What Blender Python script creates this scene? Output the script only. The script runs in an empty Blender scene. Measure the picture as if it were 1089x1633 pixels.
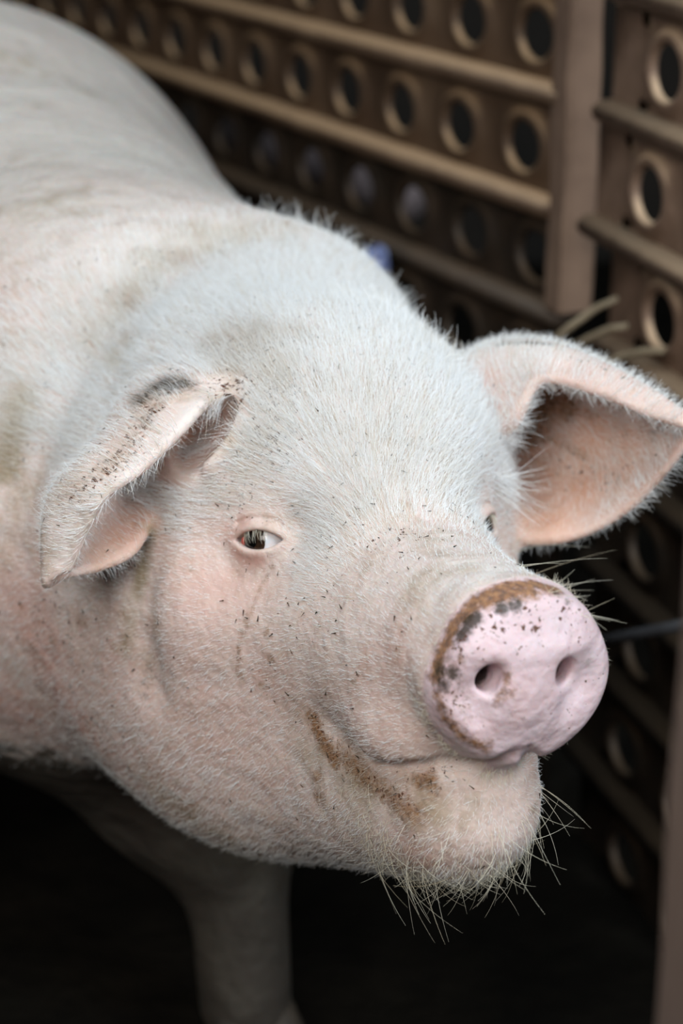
import bpy, bmesh, math, random, time
import numpy as np
from mathutils import Vector, Matrix
from mathutils.bvhtree import BVHTree
T0 = time.time()

HAIR = True

# ------------------------------------------------------------------ camera, world, lights
F, CX, CY = 3290.0, 544.5, 816.5
CAMZ, PITCH = 1.12, math.radians(20.5)
sc = bpy.context.scene
cam_d = bpy.data.cameras.new('camera'); cam = bpy.data.objects.new('camera', cam_d)
sc.collection.objects.link(cam)
cam.location = (0, 0, CAMZ); cam.rotation_euler = (math.pi / 2 - PITCH, 0, 0)
cam_d.sensor_fit = 'VERTICAL'; cam_d.sensor_height = 36.0; cam_d.lens = F * 36.0 / 1633.0
cam_d.clip_start = 0.05; cam_d.clip_end = 60
cam_d.dof.use_dof = True; cam_d.dof.focus_distance = 1.32
cam_d.dof.aperture_fstop = cam_d.lens / 18.0        # entrance pupil of 18 mm
sc.camera = cam
sc.view_settings.view_transform = 'Standard'; sc.view_settings.look = 'None'
sc.view_settings.gamma = 1.0; sc.view_settings.use_curve_mapping = False
sc.view_settings.exposure = 0.24
sc.cycles.use_denoising = True; sc.cycles.max_bounces = 6; sc.cycles.diffuse_bounces = 4; sc.cycles.adaptive_threshold = .015
world = bpy.data.worlds.new('world'); sc.world = world; world.use_nodes = True
world.node_tree.nodes['Background'].inputs[0].default_value = (0.75, 0.88, 1.0, 1)
world.node_tree.nodes['Background'].inputs[1].default_value = 0.02

def area(name, loc, target, size, power, color):
    l = bpy.data.lights.new(name, 'AREA'); l.shape = 'RECTANGLE'; l.size, l.size_y = size
    l.energy = power; l.color = color
    o = bpy.data.objects.new(name, l); sc.collection.objects.link(o)
    o.location = loc
    o.rotation_euler = (Vector(target) - Vector(loc)).to_track_quat('-Z', 'Y').to_euler()
    return o
# daylight through the open side of the barn, behind and to the right of the photographer
area('daylight_roof_opening', (0.25, 0.35, 3.0), (0.0, 1.45, 0.55), (2.0, 1.5), 44, (0.77, 0.91, 1.0))
area('daylight_open_side', (1.9, 0.1, 1.75), (0.05, 1.4, 0.5), (1.2, 1.3), 27, (0.86, 0.94, 1.0))
area('daylight_behind_camera', (-0.5, -0.9, 2.15), (0.05, 1.35, 0.55), (1.6, 1.0), 38, (1.0, 0.96, 0.91))

# ------------------------------------------------------------------ helpers
R_CAM = np.array(Matrix.Rotation(math.pi / 2 - PITCH, 3, 'X'))
C_CAM = np.array([0, 0, CAMZ])
def camp(px, py, d): return np.array([(px - CX) / F * d, -(py - CY) / F * d, -d])
def wpt(px, py, d): return R_CAM @ camp(px, py, d) + C_CAM
def col(): return sc.collection
def mesh_obj(name, verts, faces, mat=None, parent=None, smooth=False):
    me = bpy.data.meshes.new(name)
    me.from_pydata([tuple(v) for v in verts], [], [tuple(f) for f in faces]); me.update()
    if smooth: me.polygons.foreach_set('use_smooth', [True] * len(me.polygons))
    o = bpy.data.objects.new(name, me); col().objects.link(o)
    if mat: me.materials.append(mat)
    if parent: o.parent = parent
    return o
def tag(o, label=None, cat=None, kind=None, group=None):
    if label: o['label'] = label
    if cat: o['category'] = cat
    if kind: o['kind'] = kind
    if group: o['group'] = group
    return o
class NT:
    def __init__(s, name):
        s.m = bpy.data.materials.new(name); s.m.use_nodes = True; s.t = s.m.node_tree
        s.b = s.t.nodes['Principled BSDF']
    def n(s, typ, **kw):
        nd = s.t.nodes.new(typ)
        for k, v in kw.items():
            if k.startswith('i_'):
                key = k[2:]; key = int(key) if key.isdigit() else key.replace('_', ' ')
                nd.inputs[key].default_value = v
            else: setattr(nd, k, v)
        return nd
    def l(s, a, b): s.t.links.new(a, b)
    def noise(s, scale, detail=4, rough=.55, coord=None):
        nd = s.n('ShaderNodeTexNoise', i_Scale=scale, i_Detail=detail, i_Roughness=rough)
        if coord is not None: s.l(coord, nd.inputs['Vector'])
        return nd.outputs['Fac']
    def coord(s): return s.n('ShaderNodeTexCoord').outputs['Object']
    def ramp(s, fac, stops):
        r = s.n('ShaderNodeValToRGB'); e = r.color_ramp.elements
        while len(e) < len(stops): e.new(.5)
        for i, (p, c) in enumerate(stops):
            e[i].position = p; e[i].color = (*c, 1) if len(c) == 3 else c
        s.l(fac, r.inputs[0]); return r.outputs[0]
    def mix(s, fac, a, b, blend='MIX'):
        m = s.n('ShaderNodeMix', data_type='RGBA', blend_type=blend)
        for v, i in ((fac, 0), (a, 6), (b, 7)):
            if hasattr(v, 'links'): s.l(v, m.inputs[i])
            else: m.inputs[i].default_value = v if i == 0 else (*v, 1)
        return m.outputs[2]
    def math(s, op, a, b=0.0, c=None, clamp=False):
        m = s.n('ShaderNodeMath', operation=op, use_clamp=clamp)
        for i, v in enumerate((a, b) if c is None else (a, b, c)):
            if hasattr(v, 'links'): s.l(v, m.inputs[i])
            else: m.inputs[i].default_value = v
        return m.outputs[0]
    def bump(s, h, strength=.3, dist=.01, prev=None):
        b = s.n('ShaderNodeBump', i_Strength=strength, i_Distance=dist)
        s.l(h, b.inputs['Height'])
        if prev is not None: s.l(prev, b.inputs['Normal'])
        return b.outputs[0]
def simple_mat(name, ca, cb, scale=20, rough=.7, metal=0, bump=.2, bdist=.004, detail=5):
    t = NT(name); c = t.coord(); f = t.noise(scale, detail, .6, c)
    t.l(t.ramp(f, [(.3, ca), (.7, cb)]), t.b.inputs['Base Color'])
    t.b.inputs['Roughness'].default_value = rough; t.b.inputs['Metallic'].default_value = metal
    t.l(t.bump(t.noise(scale * 3, 4, .6, c), bump, bdist), t.b.inputs['Normal'])
    return t.m
def mb_box(V, Fc, c, s, M=None):
    c = np.array(c, float); s = np.array(s, float) / 2; b = len(V)
    for k in range(8):
        p = c + s * np.array([(k & 1) * 2 - 1, (k >> 1 & 1) * 2 - 1, (k >> 2 & 1) * 2 - 1])
        V.append(tuple(p if M is None else M @ p))
    for f in ((0, 2, 3, 1), (4, 5, 7, 6), (0, 1, 5, 4), (2, 6, 7, 3), (0, 4, 6, 2), (1, 3, 7, 5)):
        Fc.append(tuple(b + i for i in f))
def tube_mesh(pts, radii, nseg=10, cap=True):
    pts = [Vector(p) for p in pts]; V = []; Fc = []
    up = Vector((0.123, 0.3, 0.94)).normalized(); prev = None
    for i, p in enumerate(pts):
        d = (pts[min(i + 1, len(pts) - 1)] - pts[max(i - 1, 0)]).normalized()
        x = (prev - d * prev.dot(d)) if prev is not None else d.cross(up)
        x.normalize(); y = d.cross(x); prev = x
        r = radii[i] if hasattr(radii, '__len__') else radii
        for k in range(nseg):
            a = 2 * math.pi * k / nseg
            V.append(p + (x * math.cos(a) + y * math.sin(a)) * r)
    for i in range(len(pts) - 1):
        for k in range(nseg):
            k2 = (k + 1) % nseg
            Fc.append((i * nseg + k, i * nseg + k2, (i + 1) * nseg + k2, (i + 1) * nseg + k))
    if cap:
        Fc.append(tuple(range(nseg))[::-1]); Fc.append(tuple((len(pts) - 1) * nseg + k for k in range(nseg)))
    return V, Fc
rng = np.random.default_rng(7); random.seed(7)

# ------------------------------------------------------------------ the setting
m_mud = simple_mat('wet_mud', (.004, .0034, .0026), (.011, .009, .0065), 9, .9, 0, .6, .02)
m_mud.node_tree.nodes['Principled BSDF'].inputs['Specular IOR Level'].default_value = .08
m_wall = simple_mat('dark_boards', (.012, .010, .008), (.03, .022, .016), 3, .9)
m_conc = simple_mat('pale_concrete', (.17, .135, .14), (.27, .215, .215), 8, .9)
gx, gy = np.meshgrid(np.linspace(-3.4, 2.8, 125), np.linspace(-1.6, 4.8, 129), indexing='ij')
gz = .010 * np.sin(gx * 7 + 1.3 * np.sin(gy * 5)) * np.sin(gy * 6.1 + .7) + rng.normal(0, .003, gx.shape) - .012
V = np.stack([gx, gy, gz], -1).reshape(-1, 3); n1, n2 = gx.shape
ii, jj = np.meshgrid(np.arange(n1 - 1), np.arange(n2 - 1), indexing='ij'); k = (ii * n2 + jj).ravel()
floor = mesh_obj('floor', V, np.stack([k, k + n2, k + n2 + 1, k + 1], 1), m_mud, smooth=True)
tag(floor, 'dark trodden mud floor of the pig pen', kind='structure')
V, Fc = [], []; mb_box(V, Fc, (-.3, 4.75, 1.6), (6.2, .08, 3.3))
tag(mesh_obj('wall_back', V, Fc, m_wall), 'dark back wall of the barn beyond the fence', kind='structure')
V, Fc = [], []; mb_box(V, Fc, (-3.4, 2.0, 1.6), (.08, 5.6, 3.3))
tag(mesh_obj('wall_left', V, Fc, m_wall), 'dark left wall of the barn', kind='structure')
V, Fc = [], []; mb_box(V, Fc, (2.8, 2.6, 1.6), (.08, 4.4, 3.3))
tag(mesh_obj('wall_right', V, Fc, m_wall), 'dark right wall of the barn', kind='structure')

# rusty pierced-steel planks: one row of flanged holes between two folded ribs
def rust(name, shift, mud=(.075, .045, .027), mudw=.6, dark=1.0, top_light=.8, top_col=(.50, .325, .185)):
    t = NT(name); c = t.coord(); f1 = t.noise(5 + shift, 6, .65, c); f2 = t.noise(40, 5, .6, c)
    a = t.ramp(f1, [(.25, (.045, .022, .011)), (.5, (.105, .06, .033)), (.75, (.21, .135, .082))])
    b = t.mix(t.math('MULTIPLY', f2, mudw), a, mud, 'MIX')
    if dark < 1: b = t.mix(t.ramp(t.noise(14, 5, .7, c), [(.30, (1, 1, 1)), (.62, (.55, .55, .55))]), b, (.016, .012, .008))
    t.l(b, t.b.inputs['Base Color']); t.b.inputs['Roughness'].default_value = .6
    t.b.inputs['Metallic'].default_value = .15
    gn = t.n('ShaderNodeNewGeometry'); sx = t.n('ShaderNodeSeparateXYZ'); t.l(gn.outputs['Normal'], sx.inputs[0])
    up = t.ramp(t.math('MULTIPLY_ADD', f2, .3, sx.outputs[2]), [(.35, (0, 0, 0)), (.85, (top_light, top_light, top_light))])
    t.l(t.mix(up, b, top_col), t.b.inputs['Base Color'])          # top light painted into the colour of upward faces
    t.l(t.bump(f2, .4, .002), t.b.inputs['Normal']); return t.m
m_rust = rust('rusty_steel', 0); m_rust2 = rust('weathered_steel', 2, (.34, .225, .165), .95, 1.0, .95, (.70, .50, .33)); m_rust3 = rust('mud_and_shade_steel', 1, (.03, .02, .013), .6, .5, .10)  # last one: mud plus shade painted into the colour, for the lower planks
PITCHH, PZ, HR = .134, .1155, .033
def plank_mesh(n, name, lead=0.0):
    """along +x, face towards -y, height PITCHH, holes every PITCHH, a folded rib along the bottom and a rim round each hole"""
    V, Fc = [], []; NS = 24; hw = PITCHH / 2; zb, zt = -PZ / 2 + .014, PZ / 2 - .012
    def ring(cx, r, y):
        b = len(V)
        for k in range(NS):
            a = 2 * math.pi * k / NS; V.append((cx + r * math.cos(a), y, r * .80 * math.sin(a)))
        return b
    def bridge(a, b):
        for k in range(NS): Fc.append((a + k, a + (k + 1) % NS, b + (k + 1) % NS, b + k))
    for i in range(n):
        cx = lead + (i + .5) * PITCHH; b0 = len(V)
        for k in range(NS):                                   # square border points
            a = 2 * math.pi * k / NS; c, s = math.cos(a), math.sin(a); m = max(abs(c), abs(s))
            V.append((cx + c / m * hw, 0, (s / m) * (zt - zb) / 2 + (zt + zb) / 2))
        rings = [b0] + [ring(cx, r, y) for r, y in ((HR + .018, 0), (HR + .012, -.005), (HR + .005, -.008), (HR, -.005), (HR - .001, .001), (HR + .002, .003))]
        for a, b in zip(rings[:-1], rings[1:]): bridge(a, b)
    if lead:
        b = len(V); V += [(0, 0, zb), (lead, 0, zb), (lead, 0, zt), (0, 0, zt)]; Fc.append((b, b + 1, b + 2, b + 3))
    L = lead + n * PITCHH                                     # the rib, a rounded fold, with closed ends
    prof = [(0, zt), (.004, zt + .006), (.004, zt + .012)]
    rib = [(0.002, zb), (-.012, zb - .001), (-.020, zb - .006), (-.022, zb - .013), (-.018, zb - .020), (-.006, zb - .024), (.004, zb - .024), (.006, zb)]
    b = len(V)
    for x in (0, L):
        for y, z in rib: V.append((x, y, z))
    m = len(rib)
    for k in range(m): Fc.append((b + k, b + (k + 1) % m, b + m + (k + 1) % m, b + m + k))
    Fc.append(tuple(b + k for k in range(m))[::-1]); Fc.append(tuple(b + m + k for k in range(m)))
    b = len(V)
    V += [(0, 0, zt), (L, 0, zt), (L, .006, zt + .010), (0, .006, zt + .010)]; Fc.append((b, b + 1, b + 2, b + 3))
    me_ = bpy.data.meshes.new(name); me_.from_pydata(V, [], Fc); me_.update()
    bm = bmesh.new(); bm.from_mesh(me_); bmesh.ops.remove_doubles(bm, verts=bm.verts, dist=1e-5); bmesh.ops.recalc_face_normals(bm, faces=bm.faces)
    bm.to_mesh(me_); bm.free()
    return me_
RIB0 = .664
def fence_panel(name, origin, direction, n, k0, k1, mat, label, jitter, lead=0.0, kshade=0):
    e = bpy.data.objects.new(name, None); col().objects.link(e)
    dx, dy = direction; ang = math.atan2(dy, dx)
    e.location = (origin[0], origin[1], 0); e.rotation_euler = (0, 0, ang)
    tag(e, label, 'fence'); me_ = plank_mesh(n, 'plank', lead); me_.materials.append(mat); me2 = me_.copy(); me2.materials.clear(); me2.materials.append(m_rust3)
    for m_ in (me_, me2): m_.polygons.foreach_set('use_smooth', [True] * len(m_.polygons))
    for k in range(k0, k1):
        o = bpy.data.objects.new('plank', me_ if k >= kshade else me2); col().objects.link(o); o.parent = e
        o.location = (jitter * ((k * 37) % 5 - 2), .004 * ((k * 13) % 3 - 1), RIB0 + PZ / 2 + k * PZ)
        o.rotation_euler = (0, 0, 0)
    return e
pl = wpt(880, 310, 2.15); dl = np.array([-.456, .89]); dl /= np.linalg.norm(dl)
NL = 19; far = pl[:2] + dl * (NL * PITCHH - .034)
fence_L = fence_panel('perforated_fence', far, -dl, NL, -6, 4, m_rust, 'long rusty fence of perforated steel planks left of the upright post', .006)
pr = wpt(968, 340, 2.05); dr_ = np.array([.281, -.96]); dr_ /= np.linalg.norm(dr_)
fence_panel('perforated_fence', pr[:2], dr_, 5, -6, 4, m_rust2, 'short perforated steel fence panel right of the upright post', .008, .062, -1)
# upright post between the panels
pp = wpt(918, 250, 2.12)
def post(name, x, y, w, d, h, rz, mat, label, seedv, z0=-.03):
    r2 = random.Random(seedv); V, Fc = [], []; nz = 14
    prof = []
    for (cx, cy) in ((-1, -1), (1, -1), (1, 1), (-1, 1)):
        for (bx, by) in (((0, .25), (.25, 0)) if (cx * cy > 0) else ((.25, 0), (0, .25))):
            prof.append((cx * (w / 2 - bx * .012 * 4 * .3), cy * (d / 2 - by * .012 * 4 * .3)))
    for i in range(nz + 1):
        z = z0 + (h - z0) * i / nz; o = (r2.uniform(-1, 1) * w * .02, r2.uniform(-1, 1) * d * .02)
        for (x_, y_) in prof: V.append((x_ + o[0] + r2.uniform(-1, 1) * .0012, y_ + o[1] + r2.uniform(-1, 1) * .0012, z))
    m = len(prof)
    for i in range(nz):
        for k in range(m): Fc.append((i * m + k, i * m + (k + 1) % m, (i + 1) * m + (k + 1) % m, (i + 1) * m + k))
    Fc.append(tuple(range(m))[::-1]); Fc.append(tuple(nz * m + k for k in range(m)))
    o = mesh_obj(name, V, Fc, mat); o.location = (x, y, 0); o.rotation_euler = (0, 0, rz)
    return tag(o, label, 'post') if label else o
m_post = simple_mat('weathered_timber', (.09, .052, .036), (.27, .175, .12), 6, .85, 0, .5, .003)
m_post2 = simple_mat('brown_timber', (.17, .11, .085), (.30, .21, .165), 5, .85, 0, .5, .003)
fp = post('upright_post', pp[0] - .004, pp[1] - .02, .038, .040, 1.25, .35, m_post, None, 3, .565)
fp.parent = fence_L; fp.matrix_parent_inverse = Matrix.LocRotScale(fence_L.location, fence_L.rotation_euler, None).inverted(); fp['label'] = 'weathered upright post where the two panels meet'
np_ = wpt(1066, 1266, .76)
post('gate_post', np_[0] + .058, np_[1] + .02, .09, .09, 1.02, .0, m_post2, 'blurred brown timber post at the right edge close to the camera', 5)
# dull pipe below the right panel, pale ledge and blue scrap behind the fence
V, Fc = tube_mesh([wpt(925, 1030, 1.93), wpt(1010, 1012, 1.86), wpt(1150, 985, 1.74)], .0055, 12)
tag(mesh_obj('water_pipe', V, Fc, simple_mat('dull_pipe', (.035, .035, .04), (.07, .07, .075), 15, .7), smooth=True), 'dull grey pipe running level beside the snout', 'pipe')


V, Fc = tube_mesh([wpt(350, 218, 3.08), wpt(470, 256, 2.95), wpt(560, 286, 2.85), wpt(660, 318, 2.75)], .026, 14)
tag(mesh_obj('pale_rail', V, Fc, m_conc, smooth=True), 'pale rail glimpsed through the fence holes behind the pig', 'rail')
V, Fc = [], []; g7 = 9
for sd_ in (0, 1):
    for i in range(g7):
        for j in range(g7):
            a_, b_ = i / (g7 - 1) - .5, j / (g7 - 1) - .5
            V.append((.030 * a_ * (1 - .3 * abs(b_)), .008 * math.sin(9 * a_ + 4 * b_) + .004 * math.cos(13 * b_) + .002 * sd_, .034 * b_ + .004 * math.sin(8 * a_)))
for sd_ in (0, 1):
    for i in range(g7 - 1):
        for j in range(g7 - 1):
            k_ = sd_ * g7 * g7 + i * g7 + j; f_ = (k_, k_ + 1, k_ + g7 + 1, k_ + g7); Fc.append(f_ if sd_ else f_[::-1])
scrap = mesh_obj('plastic_scrap', V, Fc, simple_mat('blue_plastic', (.18, .24, .5), (.32, .38, .62), 60, .4), smooth=True)
scrap.location = wpt(600, 418, 2.43); tag(scrap, 'crumpled blue plastic scrap caught in the fence behind the neck', 'scrap')
m_straw = simple_mat('dry_straw', (.22, .17, .11), (.34, .27, .18), 60, .8)
for i, (a_, b_) in enumerate((((872, 552, 2.02), (985, 476, 1.99)), ((905, 560, 2.03), (1000, 520, 1.97)), ((948, 585, 2.0), (1060, 560, 1.93)))):
    p0, p1 = wpt(*a_), wpt(*b_); V, Fc = tube_mesh([p0, p0 * .65 + p1 * .35 + [0, 0, .004], p0 * .3 + p1 * .7 + [0, 0, .005], p1], [.0045, .004, .0038, .003], 8)
    tag(mesh_obj('straw_stalk', V, Fc, m_straw, smooth=True), ('upper', 'middle', 'lowest')[i] + ' dry straw stalk slanting below the upright post', 'straw', group='straw stalks below the post')

# ------------------------------------------------------------------ the pig: head pose from the photograph
def head_pose(D, sep, e1=(412, 862), e2=(779, 836), s=(834, 1070)):
    x = np.array([1.37, 1.44, 1.22])
    def fn(x):
        E1, E2, S = camp(*e1, x[0]), camp(*e2, x[1]), camp(*s, x[2]); M = (E1 + E2) / 2
        return np.array([np.linalg.norm(S - M) - D, (S - M) @ (E2 - E1), np.linalg.norm(E2 - E1) - sep])
    for _ in range(50):
        f = fn(x); J = np.stack([(fn(x + np.eye(3)[i] * 1e-6) - f) / 1e-6 for i in range(3)], 1)
        x = x - np.clip(np.linalg.solve(J, f), -.05, .05)
    E1, E2, S = camp(*e1, x[0]), camp(*e2, x[1]), camp(*s, x[2]); M = (E1 + E2) / 2
    a = (S - M) / np.linalg.norm(S - M); u = (E2 - E1) / np.linalg.norm(E2 - E1)
    return M, a, u, np.cross(a, u)
M0, A0, U0, N0 = head_pose(.22, .172)
RH = R_CAM @ np.stack([A0, U0, N0], 1)          # local (forward, pig's left, up) -> world
OH = R_CAM @ M0 + C_CAM
def to_loc(w): return (np.asarray(w) - OH) @ RH
def to_world(p): return np.asarray(p) @ RH.T + OH
def lp(px, py, d): return to_loc(wpt(px, py, d))
def project(p):
    c = (to_world(p) - C_CAM) @ R_CAM
    return np.stack([CX + F * c[..., 0] / -c[..., 2], CY - F * c[..., 1] / -c[..., 2], -c[..., 2]], -1)

# signed distance primitives (head-local metres)
def smin(a, b, k):
    h = np.clip(.5 + .5 * (b - a) / k, 0, 1)
    return b + (a - b) * h - k * h * (1 - h)
def smax(a, b, k): return -smin(-a, -b, k)
def ell(p, c, r, rot=None):
    q = p - np.array(c, np.float32)
    if rot is not None: q = q @ rot
    r = np.array(r, np.float32)
    k0 = np.linalg.norm(q / r, axis=1); k1 = np.linalg.norm(q / (r * r), axis=1)
    return k0 * (k0 - 1) / np.maximum(k1, 1e-6)
def rcone(p, a, b, r1, r2):
    a = np.array(a, np.float32); b = np.array(b, np.float32); ba = b - a
    l2 = ba @ ba; rr = r1 - r2; a2 = l2 - rr * rr; il2 = 1 / l2
    pa = p - a; y = pa @ ba; z = y - l2
    t = pa * l2 - y[:, None] * ba; x2 = (t * t).sum(1)
    y2 = y * y * l2; z2 = z * z * l2
    k = np.sign(rr) * rr * rr * x2
    out = (np.sqrt(x2 * a2 * il2) + y * rr) * il2 - r1
    c1 = np.sign(z) * a2 * z2 > k
    out = np.where(c1, np.sqrt(x2 + z2) * il2 - r2, out)
    c2 = (~c1) & (np.sign(y) * a2 * y2 < k)
    return np.where(c2, np.sqrt(x2 + y2) * il2 - r1, out)
def polyline(p, pts):
    d = np.full(len(p), 9., np.float32)
    for a, b in zip(pts[:-1], pts[1:]):
        a = np.array(a, np.float32); ba = np.array(b, np.float32) - a
        h = np.clip((p - a) @ ba / max(ba @ ba, 1e-9), 0, 1)
        d = np.minimum(d, np.linalg.norm(p - a - h[:, None] * ba, axis=1))
    return d
def near(p, c, R): return np.nonzero(((p - np.array(c, np.float32)) ** 2).sum(1) < R * R)[0]

# ears: curved sheets with thickness, given as control grids
def cr(P, t):
    n = len(P); t = np.clip(t, 0, n - 1 - 1e-6); i = t.astype(int); f = (t - i)[:, None]
    g = lambda k: P[np.clip(k, 0, n - 1)]
    p0, p1, p2, p3 = g(i - 1), g(i), g(i + 1), g(i + 2)
    sh = (1,) * (P.ndim - 2); f = f.reshape(-1, *([1] * (P.ndim - 1)))
    return .5 * (2 * p1 + (p2 - p0) * f + (2 * p0 - 5 * p1 + 4 * p2 - p3) * f ** 2 + (3 * p1 - p0 - 3 * p2 + p3) * f ** 3)
class Ear:
    def __init__(s, grid, dd, th):
        G = np.array([[lp(x, y, d + dd) for x, y, d in row] for row in grid])
        nt, ns = 60, 60
        A = cr(G, np.linspace(0, G.shape[0] - 1, nt))
        B = cr(np.swapaxes(A, 0, 1), np.linspace(0, G.shape[1] - 1, ns))     # ns, nt, 3
        s.S = np.swapaxes(B, 0, 1)
        V = s.S.reshape(-1, 3); Fc = []; s.th = []
        for i in range(nt - 1):
            for j in range(ns - 1):
                k = i * ns + j; Fc += [(k, k + 1, k + ns + 1), (k, k + ns + 1, k + ns)]
                w = th[0] + (th[1] - th[0]) * (i / nt) ** .7
                s.th += [w, w]
        s.th = np.array(s.th); s.bvh = BVHTree.FromPolygons([tuple(v) for v in V], Fc)
        s.lo, s.hi = V.min(0), V.max(0)
    def sd(s, p):
        d0 = np.linalg.norm(np.maximum(np.maximum(s.lo - p, p - s.hi), 0), axis=1)
        out = d0 + .004
        for i in np.nonzero(d0 < .03)[0]:
            r = s.bvh.find_nearest(tuple(p[i]))
            out[i] = r[3] - s.th[r[2]]
        return out
ear_R = Ear([  # image-right ear (the pig's left), rows base to tip, columns front top edge, over the top, round to the lower edge
    [(800, 690, 1.46), (745, 585, 1.50), (800, 570, 1.57), (790, 700, 1.58), (790, 815, 1.50)],
    [(822, 668, 1.445), (800, 560, 1.49), (835, 575, 1.56), (830, 730, 1.57), (820, 850, 1.50)],
    [(862, 604, 1.44), (868, 553, 1.475), (890, 590, 1.535), (880, 740, 1.545), (868, 860, 1.495)],
    [(950, 622, 1.43), (955, 584, 1.45), (965, 615, 1.50), (955, 735, 1.515), (938, 845, 1.485)],
    [(1035, 657, 1.42), (1040, 629, 1.43), (1045, 655, 1.46), (1035, 722, 1.475), (1012, 800, 1.465)],
    [(1088, 676, 1.41), (1095, 668, 1.415), (1097, 676, 1.425), (1095, 695, 1.435), (1078, 728, 1.44)]], .03, (.006, .0035))
ear_L = Ear([
    [(352, 630, 1.39), (325, 606, 1.405), (262, 604, 1.44), (225, 690, 1.475), (268, 775, 1.44)],
    [(322, 644, 1.355), (288, 612, 1.38), (222, 616, 1.425), (205, 690, 1.455), (250, 775, 1.42)],
    [(286, 684, 1.335), (245, 638, 1.365), (186, 660, 1.405), (198, 760, 1.42), (234, 830, 1.39)],
    [(224, 746, 1.32), (182, 706, 1.34), (136, 740, 1.365), (163, 820, 1.385), (210, 876, 1.37)],
    [(160, 796, 1.31), (118, 775, 1.32), (80, 805, 1.34), (100, 870, 1.36), (160, 902, 1.36)],
    [(108, 905, 1.326), (92, 910, 1.327), (74, 928, 1.333), (78, 930, 1.336), (96, 916, 1.335)]], .03, (.006, .0035))

# body points
B_SH = lp(170, 770, 1.80); B_BK = lp(-92, 480, 2.25); B_CR = lp(455, 575, 1.70); B_CH = lp(300, 1215, 1.86)
w1, w2 = to_world(B_SH), to_world(B_BK)
dirb = (w2 - w1); dirb[2] = 0; dirb /= np.linalg.norm(dirb)
B_RR = to_loc(w2 + dirb * .55 + np.array([0, 0, -.02]))
side = np.array([dirb[1], -dirb[0], 0])          # towards image right / away
LEGS = []
def leg(top, knee, foot, r): LEGS.append([to_loc(np.array(q, float)) for q in (top, knee, foot)] + [r])
lw = wpt(372, 1400, 1.86)
leg((lw[0] - .03, lw[1] + .05, .45), (lw[0], lw[1], .24), (lw[0] + .01, lw[1] - .02, .04), (.085, .047, .042))
rw = w1 - side * .13
leg((rw[0] - .05, rw[1] + .05, .45), (rw[0] - .16, rw[1] + .05, .24), (rw[0] - .20, rw[1] + .06, .04), (.09, .048, .042))
for sg in (-1, 1):
    hw = to_world(B_RR) + side * .14 * sg
    leg((hw[0], hw[1], .5), (hw[0] - .06 * dirb[0] + .05, hw[1] - .08, .27), (hw[0] + .0, hw[1], .04), (.13, .055, .045))

def sd_base(p):
    q = p.copy(); q[:, 1] = np.abs(q[:, 1])
    d = ell(q, (-.095, 0, -.005), (.13, .100, .118))
    d = smin(d, ell(q, (-.03, .016, .004), (.07, .042, .056)), .045)                  # forehead
    d = smin(d, rcone(q, (-.02, 0, -.06), (.178, .0, -.010), .08, .0565), .04)       # snout
    d = smin(d, ell(q, (-.07, .045, -.085), (.11, .062, .10)), .05)                 # cheeks
    d = smin(d, ell(q, (.065, .022, -.05), (.085, .042, .052)), .045)                # side of the muzzle
    d = smin(d, rcone(q, (-.05, 0, -.177), (.163, 0, -.119), .095, .0515), .05)        # jaw
    d = smin(d, ell(q, (-.12, .065, -.17), (.125, .085, .10)), .06)                    # jowls
    d = smin(d, ell(p, B_CH, (.10, .10, .10)), .08)                                   # brisket
    d = smin(d, rcone(p, (-.14, 0, -.05), B_SH, .15, .25), .09)                      # neck
    d = smin(d, ell(p, B_CR, (.09, .09, .10)), .09)                                  # crest
    d = smin(d, rcone(p, B_SH, B_BK, .25, .315), .06)
    d = smin(d, rcone(p, B_BK, B_RR, .315, .29), .05)
    for a, b, c, r in LEGS:
        s = near(p, b, .6)
        if len(s):
            e = smin(rcone(p[s], a, b, r[0], r[1]), rcone(p[s], b, c, r[1], r[2]), .03)
            d[s] = smin(d[s], e, .06)
    return d

# snout disc frame
DC = np.array([.222, .005, -.005]); _n = np.array([.96, 0, .10]); DN = _n / np.linalg.norm(_n)
DU = np.array([0, 1., 0]); DV = np.cross(DN, DU)
RD = np.stack([DN, DU, DV], 1).astype(np.float32)
# eye frame (mirrored by |u|)
EP = np.array([0, .086, 0]); EZ = np.array([.62, .70, .30]); EZ /= np.linalg.norm(EZ)
EX = np.array([.616, -.653, .204]); EX -= EZ * (EX @ EZ); EX /= np.linalg.norm(EX); EY = np.cross(EZ, EX)
if EY[2] < 0: EY = -EY
RE = np.stack([EX, EY, EZ], 1).astype(np.float32); ER = .0148; EC = EP - EZ * .0122
def sd_mid(p):
    d = sd_base(p)
    s = near(p, DC, .15)
    if len(s):
        q = (p[s] - DC.astype(np.float32)) @ RD
        r = np.sqrt((q[:, 1] / 1.07) ** 2 + q[:, 2] ** 2)
        dome = .003 * (r / .05) ** 2
        x = np.abs(q[:, 0] + .010 + dome) - .005; y = r - .0442
        disc = np.sqrt(np.maximum(x, 0) ** 2 + np.maximum(y, 0) ** 2) + np.minimum(np.maximum(x, y), 0) - .0085
        d[s] = smin(d[s], disc, .022)
    return d
CL = RH.T @ (C_CAM - OH)                                   # camera in head-local space
def hit(px, py, sd=None):
    sd = sd or sd_mid
    o = CL; t = 0.9; dr = lp(px, py, 1.0) - o; dr = dr / np.linalg.norm(dr)
    for _ in range(90):
        d = float(sd((o + dr * t)[None].astype(np.float32))[0]); t += d * .8
        if abs(d) < 2e-4: break
    return o + dr * t
def hits(*pts): return [hit(*p) for p in pts]
def sym(pts): return [np.array([p[0], abs(p[1]), p[2]]) for p in pts]
_e = float(sd_mid(EP[None].astype(np.float32))[0]); print('eye offset', _e)
GROOVES = []      # (mirrored, points, width, depth); negative depth raises a ridge
BUMPS = []        # (mirrored, centre, radius, height)
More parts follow.
